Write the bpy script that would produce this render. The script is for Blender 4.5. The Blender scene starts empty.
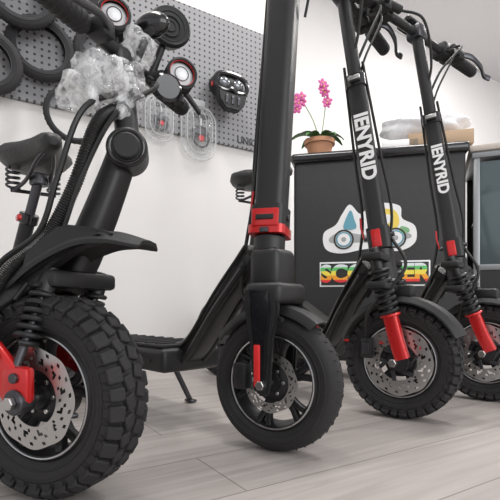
import bpy, bmesh, math, random
from mathutils import Vector, Matrix
random.seed(4)
V = Vector
sc = bpy.context.scene

# ------------------------------------------------------------------ materials
MATS = {}
def mat(name, col, rough=0.5, metal=0.0, bump=0.0, bscale=200, var=0.0, trans=0.0, alpha=1.0, emit=0.0, coat=0.0, bdist=.002):
    if name in MATS: return MATS[name]
    m = bpy.data.materials.new(name); m.use_nodes = True
    nt = m.node_tree; p = nt.nodes['Principled BSDF']
    p.inputs['Base Color'].default_value = (*col, 1)
    p.inputs['Roughness'].default_value = rough
    p.inputs['Metallic'].default_value = metal
    if trans: p.inputs['Transmission Weight'].default_value = trans
    if alpha < 1: p.inputs['Alpha'].default_value = alpha
    if coat: p.inputs['Coat Weight'].default_value = coat
    if emit:
        p.inputs['Emission Color'].default_value = (*col, 1)
        p.inputs['Emission Strength'].default_value = emit
    tc = nt.nodes.new('ShaderNodeTexCoord')
    nz = nt.nodes.new('ShaderNodeTexNoise'); nz.inputs['Scale'].default_value = bscale
    nz.inputs['Detail'].default_value = 4
    nt.links.new(tc.outputs['Object'], nz.inputs['Vector'])
    if bump:
        b = nt.nodes.new('ShaderNodeBump'); b.inputs['Strength'].default_value = bump
        b.inputs['Distance'].default_value = bdist
        nt.links.new(nz.outputs['Fac'], b.inputs['Height'])
        nt.links.new(b.outputs['Normal'], p.inputs['Normal'])
    if var:
        r = nt.nodes.new('ShaderNodeMapRange')
        r.inputs['To Min'].default_value = max(0, rough - var); r.inputs['To Max'].default_value = min(1, rough + var)
        nt.links.new(nz.outputs['Fac'], r.inputs['Value'])
        nt.links.new(r.outputs['Result'], p.inputs['Roughness'])
    MATS[name] = m
    return m

BLACK = mat('black_powder_coat', (0.014, 0.014, 0.015), 0.42, 0.0, 0.15, 900, 0.08)
PLAS = mat('black_plastic', (0.011, 0.011, 0.012), 0.5, 0, 0.2, 500, 0.1)
GLOSS = mat('gloss_black', (0.01, 0.01, 0.012), 0.2, 0, 0, 50, 0.03, coat=0.5)
RUB = mat('tyre_rubber', (0.020, 0.019, 0.020), 0.75, 0, 0.4, 300, 0.1)
RUBL = mat('tyre_rubber_worn', (0.022, 0.021, 0.023), 0.8, 0, 0.5, 260, 0.1)
RIMD = mat('dark_alloy', (0.03, 0.03, 0.032), 0.35, 0.6, 0, 80, 0.08)
LIP = mat('machined_lip', (0.55, 0.55, 0.56), 0.3, 1.0, 0, 80, 0.1)
CHR = mat('brushed_steel', (0.55, 0.54, 0.53), 0.32, 1.0, 0.1, 400, 0.1)
DSTEEL = mat('dark_steel', (0.10, 0.10, 0.11), 0.35, 0.9, 0, 200, 0.1)
RED = mat('red_anodised', (0.62, 0.018, 0.02), 0.3, 0.3, 0, 100, 0.08, coat=.4)
WHT = mat('white_print', (0.85, 0.85, 0.85), 0.6)
LEA = mat('seat_leather', (0.02, 0.02, 0.021), 0.5, 0, 0.5, 120, 0.1)
CAB = mat('cable_sleeve', (0.012, 0.012, 0.012), 0.45, 0, 0.1, 300, 0.1)
LENS = mat('lamp_glass', (0.95, 0.97, 0.98), 0.12, 0.0, 0, 50, coat=.5)
REFL = mat('red_reflector', (0.75, 0.03, 0.03), 0.3)
CLEAR = mat('clear_plastic', (0.9, 0.92, 0.92), 0.08, 0, 0.4, 60, 0.05, alpha=0.10)
CLEARR = mat('clear_plastic_rim', (0.72, 0.73, 0.74), 0.2, 0, 0, 60, 0.05, alpha=0.5)
# bubble wrap: glossy crinkled film, opacity following its creases
BUB = mat('bubble_wrap', (0.9, 0.91, 0.92), 0.1, 0, 1.0, 45, 0.05, bdist=.012, coat=.6)
nt = BUB.node_tree; p = nt.nodes['Principled BSDF']
n1 = nt.nodes.new('ShaderNodeTexNoise'); n1.inputs['Scale'].default_value = 42; n1.inputs['Detail'].default_value = 3; n1.inputs['Distortion'].default_value = 1.2
tc = nt.nodes.new('ShaderNodeTexCoord'); nt.links.new(tc.outputs['Object'], n1.inputs['Vector'])
mr = nt.nodes.new('ShaderNodeMapRange'); mr.inputs['From Min'].default_value = .40; mr.inputs['From Max'].default_value = .64
mr.inputs['To Min'].default_value = .10; mr.inputs['To Max'].default_value = .72
nt.links.new(n1.outputs['Fac'], mr.inputs['Value']); nt.links.new(mr.outputs['Result'], p.inputs['Alpha'])

# ------------------------------------------------------------------ geometry kit
def basis(ax):
    ax = V(ax).normalized()
    t = V((0, 0, 1)) if abs(ax.z) < 0.9 else V((1, 0, 0))
    a = t.cross(ax).normalized(); b = ax.cross(a).normalized()
    return a, b, ax

def lathe(c, axis, prof, seg=48, closed=False):
    a, b, n = basis(axis); c = V(c); vs = []; fs = []
    m = len(prof)
    for i in range(seg):
        t = 2*math.pi*i/seg; d = a*math.cos(t)+b*math.sin(t)
        for r, h in prof: vs.append(c+d*r+n*h)
    k = m if closed else m-1
    for i in range(seg):
        j = (i+1) % seg
        for q in range(k):
            q2 = (q+1) % m
            fs.append((i*m+q, j*m+q, j*m+q2, i*m+q2))
    return vs, fs

def cyl(p0, p1, r, r2=None, seg=24, bev=0.0):
    p0 = V(p0); p1 = V(p1); L = (p1-p0).length; r2 = r if r2 is None else r2
    bv = min(bev or min(r, r2)*0.12, L*0.3)
    return lathe(p0, p1-p0, [(0, 0), (r-bv, 0), (r, bv), (r2, L-bv), (r2-bv, L), (0, L)], seg)

def crom(pts, n=8, closed=False):
    pts = [V(p) for p in pts]; out = []
    N = len(pts); rng = N if closed else N-1
    for i in range(rng):
        if closed: p0, p1, p2, p3 = pts[i-1], pts[i], pts[(i+1) % N], pts[(i+2) % N]
        else:
            p1, p2 = pts[i], pts[i+1]
            p0 = pts[i-1] if i > 0 else p1*2-p2
            p3 = pts[i+2] if i+2 < N else p2*2-p1
        for k in range(n):
            t = k/n
            out.append(0.5*((2*p1)+(p2-p0)*t+(2*p0-5*p1+4*p2-p3)*t*t+(-p0+3*p1-3*p2+p3)*t**3))
    if not closed: out.append(pts[-1])
    return out

def circ(n=12): return [(math.cos(2*math.pi*i/n), math.sin(2*math.pi*i/n)) for i in range(n)]
def rrect(w, h, r, n=4):
    out = []
    for cx, cy, a0 in ((w/2-r, h/2-r, 0), (-w/2+r, h/2-r, 90), (-w/2+r, -h/2+r, 180), (w/2-r, -h/2+r, 270)):
        for i in range(n+1):
            a = math.radians(a0+90*i/n); out.append((cx+r*math.cos(a), cy+r*math.sin(a)))
    return out

def sweep(pts, rad=1.0, sec=None, up=None, closed=False, caps=True, seg=12):
    pts = [V(p) for p in pts]; sec = sec or circ(seg); N = len(pts); m = len(sec)
    if not isinstance(rad, (list, tuple)): rad = [rad]*N
    elif len(rad) != N:
        q = len(rad); rr = []
        for i in range(N):
            f = i/(N-1)*(q-1); k = min(int(f), q-2); rr.append(rad[k]*(1-(f-k))+rad[k+1]*(f-k))
        rad = rr
    vs = []; fs = []; prev = None
    for i in range(N):
        if closed: t = pts[(i+1) % N]-pts[i-1]
        else: t = pts[min(i+1, N-1)]-pts[max(i-1, 0)]
        t.normalize()
        if up is not None:
            y = V(up)-t*V(up).dot(t); y.normalize()
        elif prev is None: y = basis(t)[1]
        else: y = prev-t*prev.dot(t); y.normalize()
        prev = y; x = y.cross(t)
        for sx, sy in sec: vs.append(pts[i]+x*sx*rad[i]+y*sy*rad[i])
    for i in range(N if closed else N-1):
        j = (i+1) % N
        for k in range(m):
            l = (k+1) % m
            fs.append((i*m+k, i*m+l, j*m+l, j*m+k))
    if caps and not closed:
        fs.append(tuple(range(m-1, -1, -1))); fs.append(tuple((N-1)*m+k for k in range(m)))
    return vs, fs

def bmout(bm):
    bm.verts.ensure_lookup_table(); bm.verts.index_update()
    r = [v.co.copy() for v in bm.verts], [tuple(v.index for v in f.verts) for f in bm.faces]
    bm.free(); return r

def box(c, dims, X=(1, 0, 0), Y=None, Z=(0, 0, 1), bev=0.004, seg=2):
    X = V(X).normalized(); Z = V(Z); Z = (Z-X*Z.dot(X)).normalized(); Y = Z.cross(X)
    bm = bmesh.new(); bmesh.ops.create_cube(bm, size=1)
    for v in bm.verts: v.co = V((v.co.x*dims[0], v.co.y*dims[1], v.co.z*dims[2]))
    if bev: bmesh.ops.bevel(bm, geom=bm.edges[:], offset=min(bev, min(dims)*0.45), segments=seg, affect='EDGES', profile=0.5)
    M = Matrix((X, Y, Z)).transposed(); c = V(c)
    for v in bm.verts: v.co = c+M@v.co
    return bmout(bm)

def prism(poly, o, u, v, th, bev=0.0):
    u = V(u).normalized(); v = V(v); v = (v-u*v.dot(u)).normalized(); w = u.cross(v); o = V(o)
    bm = bmesh.new()
    vs = [bm.verts.new(V((x, y, -th/2))) for x, y in poly]
    f = bm.faces.new(vs)
    r = bmesh.ops.extrude_face_region(bm, geom=[f])
    for g in r['geom']:
        if isinstance(g, bmesh.types.BMVert): g.co.z += th
    if bev: bmesh.ops.bevel(bm, geom=bm.edges[:], offset=bev, segments=2, affect='EDGES')
    for q in bm.verts: q.co = o+u*q.co.x+v*q.co.y+w*q.co.z
    return bmout(bm)

def helix(p0, p1, R, r, turns, seg=8, n=14):
    p0 = V(p0); p1 = V(p1); a, b, ax = basis(p1-p0); pts = []
    for i in range(int(turns*n)+1):
        t = 2*math.pi*i/n; pts.append(p0+(p1-p0)*(i/(turns*n))+(a*math.cos(t)+b*math.sin(t))*R)
    return sweep(pts, r, seg=seg)

def ring(c, axis, R, r, seg=40, s2=10, sq=1.0):
    return lathe(c, axis, [(R+r*math.cos(2*math.pi*i/s2), sq*r*math.sin(2*math.pi*i/s2)) for i in range(s2)], seg, True)

def ell(c, rx, ry, rz, X=(1, 0, 0), Z=(0, 0, 1), nu=24, nv=14, v0=-90, v1=90):
    X = V(X).normalized(); Z = V(Z); Z = (Z-X*Z.dot(X)).normalized(); Y = Z.cross(X); c = V(c)
    vs = []; fs = []
    for j in range(nv+1):
        p = math.radians(v0+(v1-v0)*j/nv)
        for i in range(nu):
            t = 2*math.pi*i/nu
            vs.append(c+X*rx*math.cos(p)*math.cos(t)+Y*ry*math.cos(p)*math.sin(t)+Z*rz*math.sin(p))
    for j in range(nv):
        for i in range(nu):
            k = (i+1) % nu; fs.append((j*nu+i, j*nu+k, (j+1)*nu+k, (j+1)*nu+i))
    return vs, fs

def rotor(c, ax, r0, r1, th, N=72):
    a, b, n = basis(ax); c = V(c); bm = bmesh.new(); K = 7; g = []
    for i in range(N):
        row = []
        for k in range(K+1):
            r = r0+(r1-r0)*k/K
            t = 2*math.pi*(i+0.35*k)/N
            rr = r*(1+(0.02*math.cos(t*8) if k == K else 0))
            row.append(bm.verts.new(c+(a*math.cos(t)+b*math.sin(t))*rr))
        g.append(row)
    for i in range(N):
        j = (i+1) % N
        for k in range(K):
            hole = (k in (1, 3, 5) and (i+k) % 4 == 0) or (k == 2 and i % 6 in (1, 2))
            if not hole: bm.faces.new((g[i][k], g[j][k], g[j][k+1], g[i][k+1]))
    bmesh.ops.solidify(bm, geom=bm.faces[:], thickness=th)
    return bmout(bm)

def textgeo(s, size, o, right, up, ext=0.0006, bold=0.02, align='CENTER', sp=1.0):
    cu = bpy.data.curves.new('t', 'FONT'); cu.body = s; cu.size = size; cu.extrude = ext; cu.offset = bold*size
    cu.align_x = align; cu.align_y = 'CENTER'; cu.space_character = sp
    ob = bpy.data.objects.new('t', cu); sc.collection.objects.link(ob)
    dg = bpy.context.evaluated_depsgraph_get()
    me = bpy.data.meshes.new_from_object(ob.evaluated_get(dg))
    r = V(right).normalized(); u = V(up); u = (u-r*u.dot(r)).normalized(); w = r.cross(u); o = V(o)
    vs = [o+r*v.co.x+u*v.co.y+w*v.co.z for v in me.vertices]; fs = [tuple(p.vertices) for p in me.polygons]
    bpy.data.objects.remove(ob); bpy.data.curves.remove(cu); bpy.data.meshes.remove(me)
    return vs, fs

Ux = V((0.845, 0.536, 0)).normalized(); Nn = V((-Ux.y, Ux.x, 0)); UP = V((0, 0, 1))
AZ = math.atan2(Ux.y, Ux.x)
RW = Matrix.Rotation(-AZ, 4, 'Z')     # design frame -> room-aligned world (walls on the axes)
def W(u, n, z=0): return Ux*u+Nn*n+UP*z

class Obj:
    def __init__(s, name, loc=(0, 0, 0)):
        s.name = name; s.loc = V(loc); s.parts = {}
    def add(s, part, m, geo):
        P = s.parts.setdefault(part, dict(v=[], f=[], mi=[], ms=[]))
        if m not in P['ms']: P['ms'].append(m)
        k = P['ms'].index(m); off = len(P['v'])
        P['v'] += geo[0]; P['f'] += [tuple(i+off for i in f) for f in geo[1]]; P['mi'] += [k]*len(geo[1])
    def mesh(s, nm, P, loc):
        me = bpy.data.meshes.new(nm)
        me.from_pydata([tuple(RW@(V(v)-loc)) for v in P['v']], [], P['f'])
        for m in P['ms']: me.materials.append(m)
        for p, k in zip(me.polygons, P['mi']): p.material_index = k; p.use_smooth = True
        bm = bmesh.new(); bm.from_mesh(me)
        bmesh.ops.remove_doubles(bm, verts=bm.verts, dist=1e-6)
        bmesh.ops.recalc_face_normals(bm, faces=bm.faces[:])
        bm.to_mesh(me); bm.free()
        me.set_sharp_from_angle(angle=math.radians(38))
        return me
    def done(s, single=False):
        if single:
            A = dict(v=[], f=[], mi=[], ms=[])
            for P in s.parts.values():
                off = len(A['v']); A['v'] += P['v']; A['f'] += [tuple(i+off for i in f) for f in P['f']]
                for k in P['mi']:
                    m = P['ms'][k]
                    if m not in A['ms']: A['ms'].append(m)
                    A['mi'].append(A['ms'].index(m))
            o = bpy.data.objects.new(s.name, s.mesh(s.name, A, s.loc)); o.location = RW@s.loc
            sc.collection.objects.link(o); return o
        e = bpy.data.objects.new(s.name, None); e.location = RW@s.loc; e.empty_display_size = 0.1
        sc.collection.objects.link(e)
        for n, P in s.parts.items():
            o = bpy.data.objects.new(n, s.mesh(n, P, s.loc)); o.parent = e; sc.collection.objects.link(o)
        return e

# ------------------------------------------------------------------ room
wallm = mat('painted_plaster', (0.82, 0.80, 0.78), 0.85, 0, 0.15, 60)
wallb = mat('painted_plaster_white', (0.83, 0.82, 0.815), 0.85, 0, 0.15, 60)
ceilm = mat('ceiling_paint', (0.66, 0.65, 0.66), 0.9, 0, 0.1, 60)
trimm = mat('white_trim', (0.78, 0.77, 0.75), 0.5)

fm = bpy.data.materials.new('pale_plank_floor'); fm.use_nodes = True
nt = fm.node_tree; p = nt.nodes['Principled BSDF']
tc = nt.nodes.new('ShaderNodeTexCoord'); mp = nt.nodes.new('ShaderNodeMapping')
nt.links.new(tc.outputs['Object'], mp.inputs['Vector'])
br = nt.nodes.new('ShaderNodeTexBrick'); br.inputs['Scale'].default_value = 1.0
br.inputs['Brick Width'].default_value = 1.2; br.inputs['Row Height'].default_value = 0.17
br.inputs['Mortar Size'].default_value = 0.0015; br.offset = 0.37
br.inputs['Color1'].default_value = (0.43, 0.395, 0.38, 1); br.inputs['Color2'].default_value = (0.475, 0.44, 0.42, 1)
br.inputs['Mortar'].default_value = (0.24, 0.22, 0.205, 1)
nt.links.new(mp.outputs['Vector'], br.inputs['Vector'])
mp2 = nt.nodes.new('ShaderNodeMapping'); mp2.inputs['Scale'].default_value = (1.5, 26, 1)
nt.links.new(tc.outputs['Object'], mp2.inputs['Vector'])
nz = nt.nodes.new('ShaderNodeTexNoise'); nz.inputs['Scale'].default_value = 2.2; nz.inputs['Detail'].default_value = 8
nz.inputs['Distortion'].default_value = 0.6
nt.links.new(mp2.outputs['Vector'], nz.inputs['Vector'])
cr = nt.nodes.new('ShaderNodeValToRGB'); cr.color_ramp.elements[0].position = 0.3; cr.color_ramp.elements[1].position = 0.7
cr.color_ramp.elements[0].color = (0.80, 0.785, 0.77, 1); cr.color_ramp.elements[1].color = (1.06, 1.05, 1.04, 1)
nt.links.new(nz.outputs['Fac'], cr.inputs['Fac'])
mx = nt.nodes.new('ShaderNodeMix'); mx.data_type = 'RGBA'; mx.blend_type = 'MULTIPLY'; mx.inputs[0].default_value = 1
nt.links.new(br.outputs['Color'], mx.inputs[6]); nt.links.new(cr.outputs['Color'], mx.inputs[7])
nt.links.new(mx.outputs[2], p.inputs['Base Color']); p.inputs['Roughness'].default_value = 0.42
bp = nt.nodes.new('ShaderNodeBump'); bp.inputs['Strength'].default_value = 0.2; bp.inputs['Distance'].default_value = 0.002
nt.links.new(nz.outputs['Fac'], bp.inputs['Height']); nt.links.new(bp.outputs['Normal'], p.inputs['Normal'])

def oriented(name, u0, u1, n0, n1, z0, z1, m):
    me = bpy.data.meshes.new(name); bm = bmesh.new(); bmesh.ops.create_cube(bm, size=1)
    for v in bm.verts: v.co = V((v.co.x*(u1-u0), v.co.y*(n1-n0), v.co.z*(z1-z0)))
    bm.to_mesh(me); bm.free(); me.materials.append(m)
    o = bpy.data.objects.new(name, me); o.location = ((u0+u1)/2, (n0+n1)/2, (z0+z1)/2)
    sc.collection.objects.link(o); return o

oriented('floor', -3, 6.1, -3, 3.1, -0.1, 0, fm)
oriented('ceiling', -3, 6.1, -3, 3.1, 3.0, 3.1, ceilm)
oriented('wall_left', -3, 1.42, 1.85, 1.95, 0, 3.0, wallm)
oriented('wall_return', 1.32, 1.42, 1.95, 3.0, 0, 3.0, wallm)
oriented('wall_back', 1.32, 6.1, 3.0, 3.1, 0, 3.0, wallb)
oriented('wall_right', 6.0, 6.1, -3, 3.0, 0, 3.0, wallb)
oriented('baseboard_left', -3, 1.42, 1.838, 1.85, 0, 0.07, trimm)
oriented('baseboard_back', 1.42, 6.0, 2.988, 3.0, 0, 0.07, trimm)

# ------------------------------------------------------------------ pegboard
pm = bpy.data.materials.new('pegboard_steel'); pm.use_nodes = True
nt = pm.node_tree; p = nt.nodes['Principled BSDF']; p.inputs['Roughness'].default_value = 0.55
tc = nt.nodes.new('ShaderNodeTexCoord'); sx = nt.nodes.new('ShaderNodeSeparateXYZ')
nt.links.new(tc.outputs['Object'], sx.inputs[0])
def mth(op, a, b=None):
    n = nt.nodes.new('ShaderNodeMath'); n.operation = op
    for i, q in enumerate((a, b)):
        if q is None: continue
        if isinstance(q, (int, float)): n.inputs[i].default_value = q
        else: nt.links.new(q, n.inputs[i])
    return n.outputs[0]
SP = 0.025
def cell(o):
    f = mth('FRACT', mth('ADD', mth('DIVIDE', o, SP), 50.0)); return mth('SUBTRACT', f, 0.5)
cx = cell(sx.outputs[0]); cz = cell(sx.outputs[2])
d = mth('SQRT', mth('ADD', mth('MULTIPLY', cx, cx), mth('MULTIPLY', cz, cz)))
hol = mth('LESS_THAN', d, 0.2)
mx = nt.nodes.new('ShaderNodeMix'); mx.data_type = 'RGBA'
mx.inputs[6].default_value = (0.27, 0.27, 0.28, 1); mx.inputs[7].default_value = (0.03, 0.03, 0.03, 1)
nt.links.new(hol, mx.inputs[0]); nt.links.new(mx.outputs[2], p.inputs['Base Color'])
peg = oriented('pegboard', -0.6, 1.262, 1.832, 1.85, 1.027, 1.609, pm)
t = Obj('board_lettering', W(1.16, 1.831, 1.06))
t.add('m', mat('dark_print', (0.04, 0.04, 0.045), 0.6), textgeo('UNIOR', 0.045, W(1.16, 1.831, 1.062), Ux, UP)); t = t.done(True)
t.parent = peg; t.location = t.location-peg.location

# ------------------------------------------------------------------ hung tyres
def hung_tyre(u, z, R, r, n=1.80, name='hanging_tyre'):
    ax = -Nn; c = W(u, n, z); o = Obj(name, c)
    a = R-r
    pr = [(a-r*0.7, -r*0.7), (a-r*0.75, -r*0.5), (a+r*0.2, -r*0.62), (a+r*0.9, -r*0.4), (a+r, 0), (a+r*0.9, r*0.4), (a+r*0.2, r*0.62), (a-r*0.75, r*0.5), (a-r*0.7, r*0.7),
          (a-r*0.2, r*0.95), (a+r*0.6, r*0.85), (a+r*1.12, r*0.45), (a+r*1.25, 0), (a+r*1.12, -r*0.45), (a+r*0.6, -r*0.85), (a-r*0.2, -r*0.95)]
    o.add('m', RUBL, lathe(c, ax, pr, 48, True))
    for s in (-1, 1):
        o.add('m', DSTEEL, ring(c+ax*s*r*.72, ax, a-r*.7, .0012, 48, 6))
        o.add('m', RUB, ring(c+ax*s*r*.93, ax, a+r*.1, .0012, 48, 6))
    for i in range(36):
        t = 2*math.pi*i/36; p0 = basis(ax); dd = p0[0]*math.cos(t)+p0[1]*math.sin(t)
        o.add('m', RUB, sweep([c+dd*(a+r*1.14)+ax*r*.5, c+dd*(a+r*1.28), c+dd*(a+r*1.14)-ax*r*.5], .0018, seg=5))
    hb = c+UP*(a-r*.7-.002)
    o.add('m', CHR, sweep([hb+Nn*(1.831-n), hb-Nn*(r+.012), hb-Nn*(r+.016)+UP*.014], 0.003, seg=6))
    o.done(True)
hung_tyre(0.236, 1.215, 0.115, 0.019)
hung_tyre(0.165, 1.37, 0.12, 0.020, 1.76)
hung_tyre(0.06, 1.10, 0.11, 0.020, 1.76)
hung_tyre(0.32, 1.49, 0.12, 0.020, 1.80)
hung_tyre(0.345, 0.985, 0.105, 0.010, 1.765)
hung_tyre(0.45, 1.26, 0.10, 0.018, 1.80)
hung_tyre(0.02, 1.50, 0.11, 0.020, 1.80)

# ------------------------------------------------------------------ goggle mask
def mask(u, z):
    c = W(u, 1.775, z); o = Obj('riding_mask', c); F = -Nn
    o.add('shell', PLAS, ell(c+UP*0.035, 0.088, 0.05, 0.056, X=Ux))
    fr = [c+F*0.045+Ux*x+UP*y for x, y in ((-.078, .05), (-.04, .074), (.04, .074), (.078, .05), (.073, .008), (.03, -.002), (0, .012), (-.03, -.002), (-.073, .008))]
    o.add('frame', GLOSS, sweep(crom(fr, 5, True), 0.011, closed=True, seg=8))
    lens = mat('smoke_lens', (0.25, 0.26, 0.28), 0.12, 0.7)
    for s in (-1, 1): o.add('lens', lens, ell(c+F*0.032+UP*0.036+Ux*s*.034, 0.032, 0.026, 0.028, X=Ux))
    pts = [(-.075, .0), (-.066, -.05), (-.034, -.086), (.034, -.086), (.066, -.05), (.075, 0), (.03, -.01), (-.03, -.01)]
    o.add('chin_guard', PLAS, prism(pts, c+F*0.04, Ux, UP, 0.035, 0.006))
    for k in (-0.03, 0, 0.03):
        o.add('vents', DSTEEL, box(c+F*0.059+Ux*k-UP*0.042, (0.012, 0.004, 0.036), X=Ux, bev=0.001))
    for s in (-1, 1): o.add('clips', RED, box(c+F*.03+Ux*s*.088+UP*.02, (.006, .016, .018), X=Ux, bev=.002))
    o.add('strap', mat('strap_grey', (0.1, 0.1, 0.1), 0.8), sweep(crom([c+Ux*.08+UP*.04, c+Ux*.05+UP*.078+Nn*.03, c+UP*.092+Nn*.04, c-Ux*.05+UP*.078+Nn*.03, c-Ux*.08+UP*.04], 6), 1, sec=rrect(0.004, 0.022, 0.0018, 2), up=UP))
    o.add('hook', CHR, sweep([c+UP*.088+Nn*.0555, c+UP*.088+Nn*.03], 0.003, seg=6))
    o.done()
mask(1.0, 1.225)

# ------------------------------------------------------------------ blister packs
def blister(u, z, w, h):
    c = W(u, 1.822, z); o = Obj('blister_pack', c); F = -Nn
    out = rrect(w, h, w*0.42, 8)
    P = [c+Ux*x+UP*y for x, y in out]
    o.add('rim', CLEARR, sweep(P, 0.003, closed=True, seg=6))
    o.add('rim', CLEARR, sweep([c+Ux*x*0.82+UP*y*0.82+F*0.03 for x, y in out], 0.002, closed=True, seg=6))
    o.add('backing', CLEAR, prism(out, c, Ux, UP, 0.002))
    vs, fs = ell(c, w*0.42, 0.045, h*0.43, X=Ux)
    o.add('dome', CLEAR, ([v if (v-c).dot(F) > 0 else v-F*(v-c).dot(F) for v in vs], fs))
    for k in (-0.27, -.09, 0.09, 0.27):
        o.add('ribs', CLEARR, sweep(crom([c+Ux*w*k-UP*h*0.38+F*.01, c+Ux*w*k-UP*h*.2+F*.042, c+Ux*w*k+UP*h*.2+F*.042, c+Ux*w*k+UP*h*.38+F*.01], 5), 0.0014, seg=6))
    o.add('contents', DSTEEL, ell(c+F*0.016, w*0.24, 0.012, h*0.10, X=Ux))
    o.add('contents', DSTEEL, ring(c+F*0.022-UP*h*0.14, F, w*0.22, 0.005, 24, 6))
    o.add('contents', RED, cyl(c+F*.02-UP*h*.14, c+F*.03-UP*h*.14, w*.08))
    o.add('contents', CHR, sweep([c+F*.02+UP*h*.1, c+F*.02+UP*h*.3], .005, seg=8))
    o.add('contents', PLAS, box(c+F*.02+UP*h*.27, (w*.4, .012, h*.08), X=Ux, bev=.003))
    o.add('hang_tab', CLEARR, box(c+UP*(h*0.5+0.012), (w*0.35, 0.003, 0.03), X=Ux, bev=0.001))
    o.done()
blister(0.70, 1.07, 0.125, 0.19)
blister(0.885, 1.05, 0.17, 0.24)

# ------------------------------------------------------------------ wheels
def wheel(o, pre, c, ax, R, w, rimR, style):
    a, b, n = basis(ax); c = V(c); d = R-rimR
    kn = style != 'road'
    Rt = R-0.0045 if kn else R
    dt = Rt-rimR
    pr = [(rimR, w*.34), (rimR+dt*.12, w*.42), (rimR+dt*.4, w*.49), (rimR+dt*.65, w*.47), (rimR+dt*.82, w*.40), (rimR+dt*.95, w*.24), (Rt, 0)]
    pr = pr+[(r, -h) for r, h in reversed(pr[:-1])]+[(rimR+dt*.15, 0)]
    o.add(pre+'tyre', RUB, lathe(c, ax, pr, 72, True))
    for q in (.22, .5):
        for s in (1, -1):
            o.add(pre+'tyre', RUB, ring(c+n*s*w*(.45+.035*(q > .3)), ax, rimR+dt*q, 0.0016, 60, 6))
    if kn:
        N = {'knobby': 36, 'fat': 34}[style]
        for i in range(N):
            for row, (hh, tw) in enumerate(((-.40, 1), (-.15, 0), (.15, 0), (.40, 1))):
                t = 2*math.pi*(i+(0.5 if row % 2 else 0))/N
                dd = a*math.cos(t)+b*math.sin(t); tg = -a*math.sin(t)+b*math.cos(t)
                if tw:
                    up = (dd*0.80+n*math.copysign(0.60, hh)).normalized(); pos = c+dd*(R-.0115)+n*w*hh*.97
                    ln = .80 if i % 2 else .66
                    o.add(pre+'tread', RUB, box(pos, (2*math.pi*R/N*ln, w*.26, 0.014), X=tg, Z=up, bev=0.0018, seg=1))
                    o.add(pre+'tread', RUB, box(c+dd*(rimR+dt*.66)+n*math.copysign(w*.470, hh), (2*math.pi*R/N*.5, .005, dt*.22), X=tg, Z=dd, bev=0.001, seg=1))
                else:
                    tg2 = (tg+n*(0.3 if hh > 0 else -0.3)).normalized()
                    pos = c+dd*(R-.0055)+n*w*hh
                    o.add(pre+'tread', RUB, box(pos, (2*math.pi*R/N*.74, w*.23, 0.010), X=tg2, Z=dd, bev=0.0015, seg=1))
    else:
        N = 44
        for i in range(N):
            for s in (1, -1):
                t = 2*math.pi*(i+(.5 if s > 0 else 0))/N
                p0 = []
                for k in range(4):
                    tt = t+k*0.02; hh = (.1+.09*k)
                    rr = Rt-[0.0000, .0012, .0045, .010][k]
                    p0.append(c+(a*math.cos(tt)+b*math.sin(tt))*rr+n*s*w*hh)
                o.add(pre+'tread', RUBL, sweep(p0, 0.0014, seg=5))
    o.add(pre+'rim', RIMD, lathe(c, ax, [(rimR+.003, w*.34), (rimR-.003, w*.40), (rimR-.007, w*.38), (rimR-.012, w*.2), (rimR-.014, -w*.2), (rimR-.007, -w*.38), (rimR-.003, -w*.40), (rimR+.003, -w*.34)], 60, True))
    o.add(pre+'rim_lip', LIP, ring(c+n*w*.385, ax, rimR-.004, 0.0018, 60, 8))
    o.add(pre+'rim_lip', LIP, ring(c-n*w*.385, ax, rimR-.004, 0.0018, 60, 8))
    hr = rimR*.42
    o.add(pre+'hub', RIMD, lathe(c-n*w*.3, ax, [(0, 0), (hr*.85, 0), (hr, .006), (hr, w*.52), (hr*.82, w*.6), (hr*.5, w*.62), (hr*.45, w*.7), (0, w*.72)], 40))
    ns = 6 if style == 'road' else 5
    for i in range(ns):
        t = 2*math.pi*i/ns+.3
        for s in ((-.13, .13) if style != 'road' else (-.09, .09)):
            d1 = a*math.cos(t+s*1.6)+b*math.sin(t+s*1.6); d2 = a*math.cos(t+s)+b*math.sin(t+s)
            o.add(pre+'rim', RIMD, sweep([c+d2*hr*.9+n*w*.12, c+d2*(hr+(rimR-hr)*.5)+n*w*.2, c+d1*(rimR-.008)+n*w*.24], 1, sec=rrect(0.012, 0.014, .003, 2), up=n))
    for i in range(6):
        t = 2*math.pi*i/6
        o.add(pre+'bolts', CHR, cyl(c+(a*math.cos(t)+b*math.sin(t))*hr*.62+n*w*.29, c+(a*math.cos(t)+b*math.sin(t))*hr*.62+n*w*.35, .0035, seg=6))
    o.add(pre+'axle', CHR, cyl(c-n*(w*.5+.035), c+n*(w*.5+.035), .006, seg=12))

def fender(o, part, c, S, R, w, a0, a1, m=PLAS, gap=.014):
    pts = []
    for i in range(15):
        t = math.radians(a0+(a1-a0)*i/14); pts.append(V(c)+V(S)*math.cos(t)*(R+gap)+UP*math.sin(t)*(R+gap))
    ax = V(S).cross(UP)
    sec = [(-w*.5, -.012), (-w*.5, -.008), (-w*.38, .004), (0, .007), (w*.38, .004), (w*.5, -.008), (w*.5, -.012), (w*.36, -.001), (0, .003), (-w*.36, -.001)]
    vs = []; fs = []; k = len(sec)
    for i, q in enumerate(pts):
        rad = (q-V(c)).normalized()
        for x, y in sec: vs.append(q+ax*x+rad*y)
    for i in range(len(pts)-1):
        for j in range(k):
            l = (j+1) % k; fs.append((i*k+j, i*k+l, (i+1)*k+l, (i+1)*k+j))
    fs.append(tuple(range(k))); fs.append(tuple((len(pts)-1)*k+j for j in range(k)))
    o.add(part, m, (vs, fs))

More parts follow.
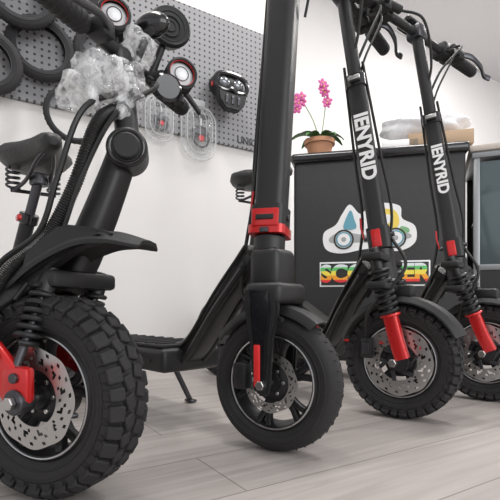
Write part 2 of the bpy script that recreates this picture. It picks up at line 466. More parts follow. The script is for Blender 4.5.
def saddle(o, top, F, base):
    top = V(top); F = V(F); S = F.cross(UP)
    st = [(-.135, .030, .018, .0), (-.125, .062, .026, .004), (-.09, .082, .030, .006), (-.04, .080, .030, .002), (0, .058, .027, -.002), (.05, .036, .024, -.004), (.10, .025, .021, -.006), (.13, .018, .016, -.010), (.138, .008, .008, -.013)]
    vs = []; fs = []; m = 20
    for x, hw, hh, dz in st:
        for i in range(m):
            t = 2*math.pi*i/m; cs, sn = math.cos(t), math.sin(t)
            y = hw*math.copysign(abs(cs)**.8, cs); z = hh*math.copysign(abs(sn)**.8, sn)
            if z < 0: y *= .93
            vs.append(top+F*x+S*y+UP*(z+dz))
    for i in range(len(st)-1):
        for j in range(m):
            l = (j+1) % m; fs.append((i*m+j, i*m+l, (i+1)*m+l, (i+1)*m+j))
    fs.append(tuple(range(m))); fs.append(tuple((len(st)-1)*m+j for j in range(m)))
    o.add('saddle', LEA, (vs, fs))
    for s in (-.045, .045):
        o.add('saddle_springs', DSTEEL, helix(top-F*.085+S*s-UP*.07, top-F*.085+S*s-UP*.022, .014, .003, 4))
        o.add('saddle_rails', DSTEEL, sweep(crom([top-F*.085+S*s-UP*.072, top-F*.03+S*s*.6-UP*.06, top+F*.05+S*s*.4-UP*.035, top+F*.09+S*s*.2-UP*.022], 5), .0045, seg=8))
    o.add('saddle_rails', DSTEEL, sweep([top-F*.085-S*.05-UP*.072, top-F*.085+S*.05-UP*.072], .0045, seg=8))
    tt = top-UP*.055-F*.02; base = V(base); d = (base-tt)
    o.add('seat_post', DSTEEL, cyl(tt, tt+d*.3, .011))
    o.add('seat_post', BLACK, cyl(tt+d*.22, base, .0165))
    o.add('seat_post', GLOSS, cyl(tt+d*.20, tt+d*.26, .022))
    o.add('seat_post', DSTEEL, cyl(tt+UP*.012, tt-UP*.014, .02))
    o.add('seat_post', RED, box(tt+d*.23+S*.02, (.03, .012, .014), X=F))

def deck_group(o, C, F, L, head, R, style, z=.155, rear=True, kick=1, trim=RED, front=.26):
    C = V((C[0], C[1], 0)); S = F.cross(UP)
    f0 = C-F*front; f1 = C-F*(L-R-.04)
    mid = (f0+f1)/2; ln = (f1-f0).length
    o.add('deck', BLACK, box(mid+UP*(z-.005), (ln, .17, .055), X=F, bev=.014, seg=3))
    o.add('deck_mat', RUBL, box(mid+UP*(z+.026), (ln*.94, .155, .008), X=F, bev=.003))
    for i in range(9):
        o.add('deck_mat', RUBL, box(mid+F*(i-4)*ln*.1+UP*(z+.031), (.012, .14, .004), X=F, bev=.001))
    for s in (1, -1): o.add('deck_trim', trim, box(mid+S*s*.087+UP*(z-.006), (ln*.8, .004, .008), X=F, bev=.001))
    hd = V(head)
    pts = crom([f0-F*.05+UP*(z), f0+F*.015+UP*(z+.03), f0*.45+V((hd.x, hd.y, 0))*.55-F*.02+UP*(z+(hd.z-z)*.58), hd-F*.035+UP*-.01], 8)
    o.add('neck', BLACK, sweep(pts, [1.15, 1.0, .9, 1.0], sec=rrect(.052, .05, .012, 3), up=S.cross((hd-f0).normalized())))
    for s in (-.03, .03):
        p2 = [q+S*s-UP*.03-F*.006 for q in pts[6:]]
        o.add('neck', BLACK, sweep(p2, .007, seg=8))
    o.add('cables', CAB, sweep([q+S*.03+UP*.012 for q in pts[4:]], .0035, seg=8))
    if rear:
        rc = C-F*L+UP*R
        wheel(o, 'rear_', rc, S, R, .062, R*.6, style)
        for s in (1, -1):
            o.add('swing_arm', BLACK, sweep([rc+S*s*.055, rc+S*s*.06+F*.07+UP*.008, f1+S*s*.06+F*.03+UP*(z)], 1, sec=rrect(.012, .034, .004, 3), up=UP))
            o.add('swing_arm', DSTEEL, cyl(rc+S*s*.048, rc+S*s*.066, .017))
        fender(o, 'rear_fender', rc, F, R, .075, 60, 165)
        o.add('rear_fender', PLAS, sweep([rc+F*.06+UP*(R+.012), f1+F*.06+UP*(z+.04)], 1, sec=rrect(.06, .010, .004, 2), up=UP))
        o.add('rear_light', REFL, box(rc-F*(R*.75)+UP*(R*.75), (.012, .05, .02), X=F, Z=UP))
        k = f1+F*.01+UP*(z+.015); kk = rc+F*.05+UP*(R*.55)
        o.add('rear_shock', RED, helix(k, kk, .016, .0035, 6)); o.add('rear_shock', DSTEEL, cyl(k, kk, .006))
    if kick:
        q = mid+F*ln*.12+S*kick*.06; e = q+S*kick*.075-F*.015; e.z = 0.004
        q.z = z-.03
        o.add('kickstand', DSTEEL, sweep([q, e], .0075, seg=10))
        o.add('kickstand', DSTEEL, box(e+UP*.002, (.035, .02, .008), X=F, bev=.003))
        o.add('kickstand', DSTEEL, cyl(q-F*.02, q+F*.02, .012))

def handlebar(o, T, D, S, half=.3):
    T = V(T); D = V(D).normalized()
    o.add('handlebar', BLACK, cyl(T-D*half, T+D*half, .0125, seg=20))
    o.add('handlebar', DSTEEL, box(T, (.05, .05, .045), X=D, bev=.01))
    o.add('display', GLOSS, box(T+UP*.03-S*.02, (.085, .05, .016), X=D, Z=(UP-S*.5), bev=.006))
    for s in (1, -1):
        a = T+D*s*(half-.12)
        o.add('grips', RUB, cyl(a, T+D*s*half, .0185, seg=20))
        for i in range(9): o.add('grips', RUB, ring(a+D*s*(.012+i*.012), D, .0182, .0017, 20, 6))
        o.add('grips', DSTEEL, cyl(T+D*s*half, T+D*s*(half+.006), .0195))
        b = T+D*s*(half-.15)
        o.add('brake_levers', PLAS, box(b+S*.018-UP*.004, (.038, .046, .036), X=D, bev=.007))
        o.add('brake_levers', PLAS, cyl(b+S*.03-D*s*.01, b+S*.035-D*s*.06, .012))
        o.add('brake_levers', DSTEEL, sweep(crom([b+S*.03, b+S*.055+D*s*.03-UP*.010, b+S*.06+D*s*.08-UP*.026, b+S*.048+D*s*.13-UP*.036, b+S*.056+D*s*.155-UP*.042], 6), 1, sec=rrect(.009, .018, .003, 2), up=UP))
        o.add('controls', PLAS, box(b-D*s*.05+UP*.004-S*.006, (.042, .05, .045), X=D, bev=.008))
        o.add('controls', RED, box(b-D*s*.05+UP*.028-S*.01, (.012, .012, .006), X=D, bev=.002))
        o.add('controls', PLAS, cyl(b-D*s*.02-S*.01, b-S*.01, .024))
        hd = T-UP*.20+S*.012
        o.add('cables', CAB, sweep(crom([b+S*.035-D*s*.06, b+S*.08-D*s*.10-UP*.03, T+S*.06+D*s*.03-UP*.12, hd+D*s*.01+S*.02], 7), .0038, seg=8))
    o.add('cables', CAB, sweep(crom([T+D*(half-.2)+S*.01, T+S*.09+D*.05-UP*.07, T+S*.06-UP*.2, T+S*.03-UP*.32], 7), .003, seg=8))

def scooter(name, cx, cy, R, w, rimR, aw, ab, L, H, T, style, fork, seat=None, txt=None, tele=.60, bar=None, half=.3, kick=1, face=(-.3, -.95), sw=.05, trim=RED, front=.26):
    aw = math.radians(aw); ab = math.radians(ab)
    S = V((math.cos(aw), -math.sin(aw), 0)); F = V((math.cos(ab), -math.sin(ab), 0))
    AX = V((-math.sin(aw), -math.cos(aw), 0))
    c = V((cx, cy, R)); H = V(H); T = V(T); o = Obj(name, (cx, cy, 0))
    wheel(o, 'front_', c, AX, R, w, rimR, style)
    deck_group(o, c, F, L, H, R, style, kick=kick, trim=trim, front=front)
    d = (T-H).normalized()
    fn = V((face[0], face[1], 0)).normalized()
    o.add('steering_head', BLACK, cyl(H-d*.06, H+d*.02, .030, seg=28))
    o.add('steering_head', DSTEEL, cyl(H-d*.067, H-d*.058, .033, seg=28))
    Ls = (T-H).length; Tm = H+d*Ls*tele
    if tele < 1:
        o.add('stem', BLACK, sweep([H+d*.02, Tm], 1, sec=rrect(sw, sw, .013, 4), up=fn))
        o.add('stem', GLOSS, sweep([Tm-d*.012, Tm+d*.02], 1, sec=rrect(sw*1.12, sw*1.12, .015, 4), up=fn))
        o.add('stem_clamp', CHR, box(Tm+d*.004+fn*.036, (.03, .014, .012), X=fn.cross(d), bev=.003))
        o.add('stem_upper', BLACK, cyl(Tm, T, .0175, seg=24))
    else:
        o.add('stem', BLACK, sweep([H+d*.02, T], 1, sec=rrect(sw, sw, .016, 4), up=fn))
    side = fn.cross(d).normalized()
    if fork == 'plate':
        o.add('folding_latch', RED, sweep([H+d*.020, H+d*.036], 1, sec=rrect(sw*1.22, sw*1.22, .012, 3), up=fn))
        o.add('folding_latch', BLACK, sweep([H+d*.036, H+d*.075], 1, sec=rrect(sw*1.12, sw*1.12, .012, 3), up=fn))
        o.add('folding_latch', RED, box(H+d*.052+fn*(sw*.6), (sw*.9, .008, .034), X=side, Z=d, bev=.003))
        o.add('folding_latch', BLACK, box(H+d*.052+fn*(sw*.67), (sw*.6, .006, .010), X=side, Z=d+side*.4, bev=.002))
        o.add('folding_latch', DSTEEL, box(H+d*.028+fn*(sw*.64), (sw*.3, .006, .010), X=side, Z=d, bev=.002))
    else:
        o.add('folding_latch', BLACK, sweep([H+d*.02, H+d*.075], 1, sec=rrect(sw*1.2, sw*1.2, .012, 3), up=fn))
        o.add('folding_latch', RED, box(H+d*.048+fn*(sw*.62)+side*sw*.1, (sw*.5, .008, .045), X=side, Z=d, bev=.003))
    o.add('folding_latch', DSTEEL, cyl(H+d*.055-side*.037, H+d*.055+side*.037, .006, seg=12))
    o.add('folding_latch', RED, sweep([H+d*.055+side*.036, H+d*.085+side*.04, H+d*.11+side*.038], 1, sec=rrect(.005, .012, .002, 2), up=fn))
    if txt:
        tp = H+d*Ls*tele*txt[0]+fn*(sw*.5+.0006)
        o.add('stem_lettering', WHT, textgeo('IENYRID', txt[1], tp, -d, side if side.x > 0 else -side, bold=.035))
    off = w*.5+.022
    if fork == 'plate':
        cr = c+UP*(R+.035)
        o.add('fork_crown', BLACK, box(H*.5+cr*.5, (.062, 2*off*.8, max(.03, (H.z-.06-cr.z)+.05)), X=S, bev=.014, seg=3))
        o.add('fork_crown', BLACK, box(cr, (.075, 2*off+.014, .04), X=S, bev=.012, seg=3))
        for s in (1, -1):
            b0 = c+AX*s*off
            top = R+.045
            poly = [(-.036, top), (.030, top), (.032, top*.75), (.020, top*.45), (.015, .0), (.010, -.02), (-.010, -.02), (-.018, 0), (-.026, top*.4), (-.036, top*.7)]
            o.add('fork_legs', BLACK, prism(poly, b0, S, UP, .014, .004))
            o.add('fork_legs', GLOSS, prism([(x*.62, y*.86+.018) for x, y in poly], b0+AX*s*.006, S, UP, .010, .003))
            o.add('fork_reflector', REFL, box(b0+AX*s*.0125-S*.006+UP*.035, (.012, .004, .075), X=S, bev=.0015))
            o.add('fork_legs', CHR, cyl(b0+AX*s*.005, b0+AX*s*.016, .009, seg=6))
        o.add('brake_disc', CHR, rotor(c+AX*(w*.5-.004), AX, rimR*.42, rimR*.62, .002))
        o.add('brake_caliper', PLAS, box(c+AX*(w*.5+.004)-S*rimR*.62+UP*.01, (.03, .026, .05), X=S, bev=.006))
        fender(o, 'front_fender', c, S, R, w*1.1, 50, 145, gap=.010)
    else:
        for zz in (-.006, -.075):
            o.add('fork_crown', BLACK, box(H+d*zz, (.05, 2*off+.05, .018), X=S, Z=d, bev=.006))
        for s in (1, -1):
            top = H+AX*s*off+d*.02; bot = c+AX*s*off+S*.018
            v = bot-top
            o.add('fork_legs', BLACK, cyl(top, top+v*.55, .0125))
            o.add('fork_legs', DSTEEL, cyl(top+v*.25, top+v*.72, .009))
            o.add('fork_spring', PLAS, helix(top+v*.22, top+v*.58, .0195, .005, 7))
            o.add('fork_spring', BLACK, cyl(top+v*.19, top+v*.22, .025)); o.add('fork_spring', RED, cyl(top+v*.575, top+v*.60, .024))
            lw = crom([top+v*.60, top+v*.8, bot+UP*.01], 5)
            o.add('fork_lower', RED, sweep(lw, 1, sec=rrect(.034, .026, .008, 3), up=AX))
            o.add('fork_lower', BLACK, prism([(-.028, .016), (.02, .022), (.026, 0), (.016, -.022), (-.02, -.018)], c+AX*s*off+S*.008, S, UP, .018, .004))
            o.add('fork_lower', CHR, cyl(c+AX*s*(off+.006), c+AX*s*(off+.022), .010, seg=6))
        o.add('brake_disc', CHR, rotor(c+AX*(w*.5-.002), AX, rimR*.50, rimR*.90, .0022))
        a_, b_, n_ = basis(AX)
        for i in range(6):
            t = 2*math.pi*i/6
            o.add('brake_disc', DSTEEL, sweep([c+AX*(w*.5-.003)+(a_*math.cos(t)+b_*math.sin(t))*rimR*.3, c+AX*(w*.5-.003)+(a_*math.cos(t+.35)+b_*math.sin(t+.35))*rimR*.53], 1, sec=rrect(.010, .003, .001, 2), up=AX))
        o.add('brake_caliper', BLACK, box(c+AX*(w*.5+.006)-S*rimR*.80+UP*.03, (.032, .026, .05), X=S, bev=.007))
        o.add('brake_caliper', DSTEEL, box(c+AX*(w*.5+.020)-S*rimR*.80+UP*.03, (.018, .004, .026), X=S, bev=.002))
        fender(o, 'front_fender', c, S, R, w*1.25, 25, 160, gap=.014)
        o.add('front_fender', PLAS, box(c+UP*(R+.03), (.06, .05, .03), X=S, bev=.008))
        o.add('cables', CAB, sweep(crom([H+S*.03+d*.05, H+S*.06-d*.03+AX*.03, c+UP*(R*.9)+AX*(off+.03)-S*.05, c-S*rimR*.78+AX*(w*.5+.02)+UP*.06], 7), .004, seg=8))
    D = V(bar) if bar else -AX
    handlebar(o, T, D, S, half)
    if fork != 'plate':
        for k, sd in ((0, 1), (1, -1)):
            o.add('cables', CAB, sweep(crom([Tm+d*.06+side*sd*.024, Tm*.6+H*.4+side*sd*.032-fn*.01, H+d*.10+side*sd*.036-fn*.01, H-d*.03-F*.05+side*sd*.03, H-F*.09-d*.10+side*sd*.02], 8), .0038, seg=8))
    else:
        o.add('cables', CAB, sweep(crom([T-d*.2+side*.034, Tm*.5+H*.5+side*.036, H+d*.12+side*.038, H-d*.02+side*.05, H-d*.10+side*.045, c+UP*(R*.9)+AX*off+S*.04], 8), .0036, seg=8))
        o.add('cables', CAB, sweep(crom([T-d*.2+side*.034-fn*.012, Tm*.5+H*.5+side*.040-fn*.01, H+d*.10+side*.044-fn*.01, H-d*.05-fn*.03+side*.03, H-F*.09-d*.08], 8), .0036, seg=8))
    if seat: saddle(o, seat[0], F, seat[1])
    return o

# road-tyre scooter
scooter('electric_scooter', .050, .854, .130, .058, .090, 31, 46, .90, (.037, .862, .385), (.086, .93, 1.18), 'road', 'plate',
        txt=None, tele=1, kick=-1, half=.28, face=(-.35, -.94), sw=.058, trim=BLACK).done()
# white-lettered scooters with sprung forks
scooter('electric_scooter', .373, 1.105, .139, .064, .090, 36, 55, .86, (.325, 1.105, .390), (.250, 1.215, 1.115), 'knobby', 'spring',
        seat=((.05, 1.56, .72), (-.03, 1.70, .18)), txt=(.62, .048), tele=.63, kick=-1, face=(-.38, -.92), sw=.046, half=.32).done()
scooter('electric_scooter', .69, 1.31, .139, .064, .090, 38, 55, .86, (.600, 1.31, .392), (.522, 1.41, 1.125), 'knobby', 'spring',
        txt=(.65, .041), tele=.60, bar=(.78, .62, 0), half=.36, kick=-1, face=(-.42, -.9), sw=.046).done()

# ------------------------------------------------------------------ near scooter (fat tyre, low bar, wrapped)
aw = math.radians(20); ab = math.radians(55)
S = V((math.cos(aw), -math.sin(aw), 0)); F = V((math.cos(ab), -math.sin(ab), 0)); AX = V((-math.sin(aw), -math.cos(aw), 0))
c = V((-.287, .657, .144)); R = .144; w = .078; rimR = .090
o = Obj('electric_scooter', (c.x, c.y, 0))
wheel(o, 'front_', c, AX, R, w, rimR, 'fat')
H = V((-.262, .690, .345))
deck_group(o, c, F, .90, H, R-.005, 'knobby', z=.17, kick=-1)
o.add('brake_disc', CHR, rotor(c+AX*(w*.5-.002), AX, rimR*.44, rimR*.78, .0022))
npts = crom([(-.285, .70, .30), (-.262, .70, .345), (-.236, .705, .41), (-.212, .712, .48), (-.200, .716, .52)], 7)
o.add('steering_column', BLACK, sweep(npts, [1.0, 1.05, 1, .9, .85], sec=rrect(.045, .05, .014, 4), up=AX))
J = V((-.190, .70, .512)); jx = V((.18, -.98, 0)).normalized()
o.add('folding_joint', BLACK, cyl(J-jx*.035, J+jx*.022, .031, seg=36)); o.add('folding_joint', PLAS, cyl(J+jx*.022, J+jx*.030, .020, seg=30))
o.add('folding_joint', GLOSS, ring(J+jx*.022, jx, .025, .0025, 36, 8))
BC = V((-.222, .768, .70))
o.add('stem', BLACK, sweep(crom([J+V((-.002, .012, .01)), (-.205, .735, .60), BC], 6), .019, seg=20))
BD = V((.106, .286, 0)).normalized()
o.add('handlebar', BLACK, cyl(BC-BD*.19, BC+BD*.22, .011))
for s, hl in ((1, .22), (-1, .19)):
    o.add('grips', RUB, cyl(BC+BD*s*(hl-.10), BC+BD*s*hl, .0165))
    for i in range(8): o.add('grips', RUB, ring(BC+BD*s*(hl-.09+i*.011), BD, .0163, .0016, 20, 6))
    b = BC+BD*s*(hl-.12)
    o.add('brake_levers', PLAS, box(b+S*.016, (.03, .035, .028), X=BD, bev=.005))
    o.add('brake_levers', PLAS, sweep(crom([b+S*.03, b+S*.045+BD*s*.04-UP*.006, b+S*.045+BD*s*.11-UP*.02], 6), 1, sec=rrect(.007, .012, .002, 2), up=UP))
lf = V((.42, -.9, 0)).normalized()
for q, rr in ((V((-.224, .745, .757)), .024), (V((-.128, .85, .712)), .026)):
    o.add('headlights', PLAS, lathe(q-lf*.05, lf, [(0, 0), (rr*.5, 0), (rr*.85, .012), (rr*1.1, .03), (rr*1.12, .052), (rr*.95, .054), (rr*.9, .046)], 32))
    o.add('headlight_lens', LENS, lathe(q-lf*.008, lf, [(0, .008), (rr*.35, .006), (rr*.5, .004), (rr*.93, -.002)], 32))
    o.add('headlight_lens', RED, ring(q-lf*.001, lf, rr*.92, .0012, 28, 6))
    o.add('headlight_lens', DSTEEL, ring(q-lf*.003, lf, rr*.5, .001, 28, 6))
    o.add('headlights', PLAS, cyl(q-lf*.03, q-lf*.02-UP*.05, .009))
    for i in range(5): o.add('headlights', PLAS, ring(q-lf*(.008+.009*i), lf, rr*1.08, .002, 30, 6))
q = V((-.155, .86, .80))
o.add('horn', PLAS, lathe(q, lf, [(0, -.03), (.02, -.03), (.034, -.01), (.040, .01), (.036, .016), (.02, .010), (0, .014)], 32))
for i in range(3): o.add('horn', PLAS, ring(q+lf*.013, lf, .010+.009*i, .0014, 28, 6))
o.add('horn', PLAS, sweep([q, BC+BD*.09], .007))
q = V((-.175, .80, .77))
o.add('horn', GLOSS, ell(q, .035, .02, .022, X=S)); o.add('horn', PLAS, sweep([q, BC+BD*.04], .007))
o.add('mirror', GLOSS, lathe(V((-.152, .83, .675)), lf, [(0, -.008), (.022, -.008), (.027, 0), (.022, .004), (0, .003)], 30))
o.add('mirror', PLAS, sweep([V((-.152, .83, .675))-lf*.006, BC+BD*.07], .005))
cab = crom([(-.215, .742, .60), (-.235, .69, .55), (-.262, .67, .45), (-.300, .66, .37), (-.345, .64, .32), (-.365, .62, .26), (-.345, .60, .20)], 12)
o.add('cable_sleeve', CAB, sweep(cab, .0088, seg=10))
for i in range(0, len(cab)-1):
    for f in (0, .5):
        pq = cab[i]*(1-f)+cab[i+1]*f; o.add('cable_sleeve', CAB, ring(pq, cab[i+1]-cab[i], .0090, .0018, 12, 5))
cab = crom([(-.205, .73, .62), (-.245, .66, .56), (-.28, .655, .46), (-.31, .66, .38), (-.37, .66, .33), (-.41, .65, .24)], 10)
o.add('cables', CAB, sweep(cab, .0045, seg=8))
cab = crom([BC+BD*.1, (-.16, .76, .64), (-.21, .70, .57), (-.25, .665, .46), (-.285, .66, .36), (-.33, .63, .28)], 10)
o.add('cables', CAB, sweep(cab, .004, seg=8))
fp = crom([c+S*-.10+UP*.125, c+S*-.055+UP*.160, c+S*0+UP*.195, c+S*.06+UP*.218, c+S*.11+UP*.222, c+S*.162+UP*.210], 7)
o.add('front_fender', PLAS, sweep(fp, [.8, 1, 1, 1, .9, .55], sec=[(-.042, -.014), (-.042, -.008), (-.03, .005), (0, .009), (.03, .005), (.042, -.008), (.042, -.014), (.026, -.004), (0, 0), (-.026, -.004)], up=UP))
o.add('front_fender', PLAS, prism([(-.04, .15), (-.02, .205), (.04, .240), (.10, .231), (.13, .220), (.06, .205), (.01, .175)], c+AX*.02, S, UP, .03, .006))
for s in (1, -1):
    off = w*.5+.020
    ax0 = c+AX*s*off; pv = c+AX*s*off-S*.085+UP*.080
    o.add('swing_link', RED, sweep([ax0, ax0*.7+pv*.3+UP*.012, ax0*.4+pv*.6+UP*.012, pv], 1, sec=rrect(.016, .046, .007, 3), up=UP))
    o.add('swing_link', RED, box(ax0+UP*.022-S*.004, (.046, .018, .05), X=S, bev=.007))
    o.add('swing_link', DSTEEL, cyl(ax0-AX*s*.012, ax0+AX*s*.014, .017)); o.add('swing_link', CHR, cyl(ax0+AX*s*.014, ax0+AX*s*.022, .009, seg=6))
    o.add('swing_link', DSTEEL, cyl(ax0+UP*.032+AX*s*.006, ax0+UP*.032+AX*s*.014, .007, seg=12))
    o.add('swing_link', BLACK, cyl(pv-AX*s*.01, pv+AX*s*.014, .018))
    o.add('fork_legs', BLACK, sweep([pv, pv+S*.01+UP*.04, H+AX*s*off*.8-UP*.03-S*.03], 1, sec=rrect(.03, .018, .006, 3), up=AX))
    sh0 = ax0-S*.01+UP*.04; sh1 = H+AX*s*(off*.9)-UP*.02
    o.add('fork_spring', PLAS, helix(sh0*.75+sh1*.25, sh0*.2+sh1*.8, .015, .004, 7)); o.add('fork_spring', DSTEEL, cyl(sh0, sh1, .006))
    o.add('fork_spring', BLACK, cyl(sh0*.25+sh1*.75, sh1, .013))
o.add('fork_crown', BLACK, box(H-UP*.035-S*.012, (.06, 2*(w*.5+.03), .026), X=S, bev=.007))
o.add('brake_caliper', BLACK, box(c+AX*(w*.5+.014)-S*.065+UP*.022, (.03, .026, .05), X=S, bev=.006))
saddle(o, (-.475, 1.02, .618), F, (-.63, 1.12, .19))
def bundle(part, c, rx, ry, rz, sd):
    rnd = random.Random(sd); vs, fs = ell(c, rx, ry, rz, nu=30, nv=18); out = []
    c = V(c)
    for v in vs:
        d = v-c; k = 1+.22*math.sin(d.x*130+sd)*math.sin(d.z*120+sd*2)+.18*math.sin(d.y*150+d.z*110+sd)+rnd.uniform(-.06, .06)
        out.append(c+d*k)
    o.add(part, BUB, (out, fs))
bundle('bubble_wrap', (-.236, .700, .620), .042, .034, .032, 1)
bundle('bubble_wrap', (-.200, .735, .600), .022, .030, .048, 2)
bundle('bubble_wrap', (-.19, .78, .72), .024, .03, .028, 3)
bundle('bubble_wrap', (-.26, .69, .60), .030, .03, .030, 5)
bundle('bubble_wrap', (-.205, .76, .655), .028, .03, .028, 7)
bundle('bubble_wrap', (-.225, .69, .635), .030, .022, .024, 9)
o.done()

# ------------------------------------------------------------------ counter
cf0 = V((.225, 2.33, 0)); cf1 = V((1.03, 2.14, 0)); cu = (cf1-cf0).normalized(); cn = V((cu.y, -cu.x, 0))
cw = (cf1-cf0).length; cm = (cf0+cf1)/2
clothm = mat('counter_black_panel', (0.022, 0.022, 0.024), 0.6, 0, 0.3, 40, 0.08)
o = Obj('reception_counter', cm)
o.add('body', clothm, box(cm-cn*.25+UP*.51, (cw, .5, 1.02), X=cu, bev=.02, seg=3))
o.add('worktop', GLOSS, box(cm-cn*.25+UP*1.035, (cw+.03, .54, .05), X=cu, bev=.02, seg=4))
o.add('plinth', PLAS, box(cm-cn*.24+UP*.04, (cw+.006, .5, .08), X=cu, bev=.004))
o.done()
def CP(a, z, n=0): return cf0+cu*a+UP*z+cn*n
YEL = mat('sticker_yellow', (.80, .60, .10), .5); BLU = mat('sticker_blue', (.12, .33, .42), .5); STW = mat('sticker_white', (.8, .8, .8), .5)
GRN = mat('sticker_green', (.2, .42, .2), .5); SBK = mat('sticker_black', (.02, .02, .02), .5); SGR = mat('sticker_grey', (.35, .36, .36), .5)
o = Obj('scooter_sticker', CP(.37, .62, .003)); A = .375; Zc = .665
def blob(pts, m, lay): o.add('m', m, prism([(q.x, q.y) for q in crom([V((x, y, 0)) for x, y in pts], 5, True)], CP(A, Zc, .001+lay*.0012), cu, UP, .0012))
blob([(-.21, -.10), (-.22, -.02), (-.16, .02), (-.13, .07), (-.09, .12), (-.04, .07), (0, .10), (.07, .12), (.15, .10), (.16, .04), (.22, .0), (.22, -.08), (.14, -.12), (0, -.105), (-.13, -.125)], STW, 1)
blob([(.0, .0), (.01, .07), (.08, .09), (.135, .07), (.14, .0), (.06, -.02)], YEL, 2)
blob([(.03, .02), (.04, .055), (.10, .06), (.115, .03), (.07, .01)], STW, 3)
blob([(-.19, -.045), (-.13, -.015), (-.02, -.035), (.1, -.03), (.19, -.035), (.19, -.06), (.05, -.075), (-.1, -.07), (-.18, -.07)], SGR, 2)
blob([(-.12, .0), (-.105, .06), (-.085, .09), (-.07, .05), (-.06, .0)], BLU, 3)
blob([(.15, -.03), (.155, .0), (.19, -.01), (.19, -.03)], GRN, 3)
for x in (-.12, .13):
    q = CP(A+x, Zc-.055, .005)
    o.add('m', SBK, ring(q, cn, .046, .004, 32, 6, .4)); o.add('m', BLU, ring(q, cn, .034, .004, 32, 6, .4)); o.add('m', STW, lathe(q, cn, [(0, .002), (.030, .002), (.031, 0)], 28)); o.add('m', SGR, lathe(q, cn, [(0, .003), (.012, .003), (.013, 0)], 20))
o.done(True)
o = Obj('lettered_sign', CP(.40, .43, .002)); zt = .435
RB = bpy.data.materials.new('rainbow_print'); RB.use_nodes = True; nt = RB.node_tree; p = nt.nodes['Principled BSDF']; p.inputs['Roughness'].default_value = .5
tc = nt.nodes.new('ShaderNodeTexCoord'); sx = nt.nodes.new('ShaderNodeSeparateXYZ'); nt.links.new(tc.outputs['Object'], sx.inputs[0])
mr = nt.nodes.new('ShaderNodeMapRange'); mr.inputs['From Min'].default_value = -.05; mr.inputs['From Max'].default_value = .06; nt.links.new(sx.outputs[2], mr.inputs['Value'])
cr = nt.nodes.new('ShaderNodeValToRGB'); cr.color_ramp.interpolation = 'CONSTANT'; e = cr.color_ramp.elements
e[0].position = 0; e[0].color = (.75, .04, .04, 1); e[1].position = .25; e[1].color = (.85, .35, .03, 1)
for ps, col in ((.45, (.85, .7, .08, 1)), (.65, (.12, .5, .15, 1)), (.82, (.7, .75, .75, 1))):
    q = e.new(ps); q.color = col
nt.links.new(mr.outputs['Result'], cr.inputs['Fac']); nt.links.new(cr.outputs['Color'], p.inputs['Base Color'])
o.add('m', STW, box(CP(.40, zt, .002), (.53, .003, .125), X=cu, bev=.001))
o.add('m', SBK, box(CP(.40, zt, .0035), (.515, .003, .11), X=cu, bev=0))
o.add('m', RB, textgeo('SCOOTER', .115, CP(.40, zt, .0058), cu, UP, bold=.05, sp=1.0))
o.done(True)

# carton and white bag on the counter
o = Obj('cardboard_box', CP(.68, 1.062, -.17))
CBD = mat('cardboard', (.42, .30, .20), .85, 0, .2, 80)
o.add('m', CBD, box(CP(.72, 1.098, -.15), (.30, .22, .07), X=cu, bev=.003))
o.add('m', WHT, box(CP(.53, 1.085, -.14), (.17, .2, .045), X=cu, bev=.003))
o.add('m', mat('parcel_tape', (.5, .42, .3), .3), box(CP(.72, 1.0985, -.15), (.302, .04, .0715), X=cu, bev=0)); o.done(True)
o = Obj('packing_bag', CP(.65, 1.20, -.16)); PB = mat('white_polybag', (.8, .8, .82), .35, 0, .8, 30, bdist=.01)
cc = CP(.655, 1.200, -.15); vs, fs = ell(cc, .215, .11, .068, X=cu, nu=56, nv=28); out = []
for v in vs:
    d = v-cc; k = 1+.07*math.sin(v.x*55)*math.sin(v.y*45+v.z*80)+.04*math.sin(v.x*25+v.z*120); q = cc+d*k
    q.z = max(q.z, 1.1355); out.append(q)
o.add('m', PB, (out, fs)); o.done(True)

# orchid
pc = CP(.125, 1.06, -.12)
o = Obj('potted_orchid', pc)
TER = mat('terracotta', (.50, .25, .14), .75, 0, .3, 60); LF = mat('orchid_leaf', (.07, .2, .05), .4); PK = mat('orchid_petal', (.50, .07, .26), .5); STM = mat('orchid_stem', (.13, .22, .06), .5)
o.add('pot', TER, lathe(pc, UP, [(0, 0), (.055, 0), (.070, .075), (.081, .078), (.082, .100), (.072, .101), (.066, .08), (0, .08)], 36))
o.add('soil', mat('bark_soil', (.08, .05, .03), .9, 0, 1, 60), lathe(pc, UP, [(0, .090), (.070, .086)], 24))
def leaf(base, dr, L, wd, m, part):
    dr = V(dr).normalized(); sd = dr.cross(UP).normalized(); vs = []; fs = []
    for i in range(9):
        t = i/8; q = base+dr*L*t+UP*(L*1.1*t-L*1.15*t*t); ww = wd*math.sin(math.pi*min(.97, .12+.86*t))**.7
        vs += [q-sd*ww+UP*.006, q, q+sd*ww+UP*.006]
    for i in range(8):
        for k in (0, 1): fs.append((i*3+k, i*3+k+1, i*3+k+4, i*3+k+3))
    o.add(part, m, (vs, fs))
for ang, L in ((20, .14), (95, .12), (165, .18), (230, .13), (300, .13), (345, .13), (200, .15), (130, .13), (60, .12)):
    leaf(pc+UP*.085, (math.cos(math.radians(ang)), math.sin(math.radians(ang)), .1), L, .026, LF, 'leaves')
def spray(pts, fl):
    pth = crom(pts, 8); o.add('stems', STM, sweep(pth, .0025, seg=6))
    for f in fl:
        q = pth[int(f*(len(pth)-1))]+V((random.uniform(-.015, .015), -.015, random.uniform(-.01, .01)))
        nrm = V((random.uniform(-.4, .4), -1, .1)).normalized(); a, b, n = basis(nrm)
        for k in range(5):
            t = 2*math.pi*k/5+.3; dd = a*math.cos(t)+b*math.sin(t)
            o.add('flowers', PK, ell(q+dd*.014, .014, .010, .003, X=dd, Z=n, nu=10, nv=6))
        o.add('flowers', YEL, ell(q+n*.004, .004, .004, .004, nu=8, nv=6))
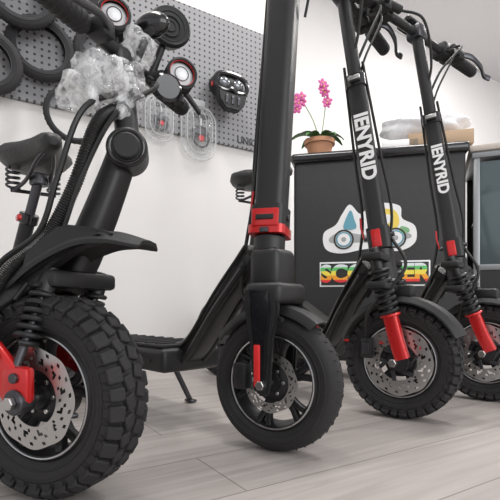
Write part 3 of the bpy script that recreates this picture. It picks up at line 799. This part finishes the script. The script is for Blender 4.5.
spray([pc+UP*.08, pc+V((-.03, 0, .20)), pc+V((-.09, 0, .31)), pc+V((-.12, -.01, .32)), pc+V((-.135, -.01, .26))], (.5, .58, .66, .76, .86, .93, .99))
spray([pc+UP*.08, pc+V((.02, 0, .2)), pc+V((.03, 0, .32)), pc+V((.0, -.01, .40))], (.6, .7, .8, .88, .95, 1.0))
o.done()

# display cabinet on the right
o = Obj('display_cabinet', V((1.40, 2.1, 0)))
ku = V((.93, -.37, 0)).normalized(); k0 = V((1.08, 2.17, 0)); kn = V((ku.y, -ku.x, 0))
WOOD = mat('oak_plank', (.46, .41, .37), .55, 0, .3, 30); GL = mat('tinted_glass', (.10, .13, .14), .08, .2); STF = mat('grey_frame', (.30, .31, .32), .4, .7)
def KP(a, z, n=0): return k0+ku*a+UP*z+kn*n
o.add('top', WOOD, box(KP(.35, 1.03, -.22), (.74, .48, .03), X=ku, bev=.005))
o.add('top', STF, box(KP(.35, 1.00, -.22), (.72, .46, .03), X=ku, bev=.003))
o.add('carcass', PLAS, box(KP(.35, .24, -.22), (.70, .44, .44), X=ku, bev=.006))
o.add('carcass', PLAS, box(KP(.35, .73, -.42), (.70, .03, .52), X=ku, bev=.004))
for a in (.012, .69):
    for n in (-.01, -.43): o.add('frame', STF, box(KP(a, .50, n), (.028, .028, .98), X=ku, bev=.003))
o.add('glass', GL, box(KP(.35, .72, -.012), (.66, .006, .50), X=ku, bev=.001))
o.add('frame', STF, box(KP(.35, .46, -.01), (.70, .028, .028), X=ku, bev=.003))
o.add('shelf', STF, box(KP(.35, .72, -.22), (.66, .38, .012), X=ku, bev=.002))
o.done()

# ------------------------------------------------------------------ lights (room-aligned world)
def area(name, loc, size, power, rot, col=(1, .98, .96), sy=None):
    l = bpy.data.lights.new(name, 'AREA'); l.energy = power; l.shape = 'RECTANGLE'; l.size = size; l.size_y = sy or size; l.color = col
    ob = bpy.data.objects.new(name, l); ob.location = loc; ob.rotation_euler = rot; sc.collection.objects.link(ob); return ob
area('ceiling_light', (.2, .9, 2.97), .4, 34, (0, 0, 0), sy=1.2)
area('ceiling_light', (2.0, .9, 2.97), .4, 38, (0, 0, 0), sy=1.2)
area('ceiling_light', (3.9, 1.4, 2.97), .4, 62, (0, 0, 0), sy=1.2)
wl = area('shopfront_daylight', (1.2, -2.6, 1.6), 3.5, 68, (0, 0, 0), (0.97, .985, 1), 2.2)
wl.rotation_euler = V((0, 1, -.12)).to_track_quat('-Z', 'Y').to_euler()
wd = bpy.data.worlds.new('world'); sc.world = wd; wd.use_nodes = True
bg = wd.node_tree.nodes['Background']; bg.inputs[0].default_value = (.97, .98, 1, 1); bg.inputs[1].default_value = .75

# ------------------------------------------------------------------ camera
cd = bpy.data.cameras.new('camera'); cam = bpy.data.objects.new('camera', cd); sc.collection.objects.link(cam)
cam.location = (0, 0, .27); cam.rotation_euler = (math.pi/2, 0, -AZ)
cd.sensor_width = 36; cd.lens = 32.4; cd.shift_y = .114; cd.clip_start = .02
sc.camera = cam
sc.view_settings.view_transform = 'Standard'
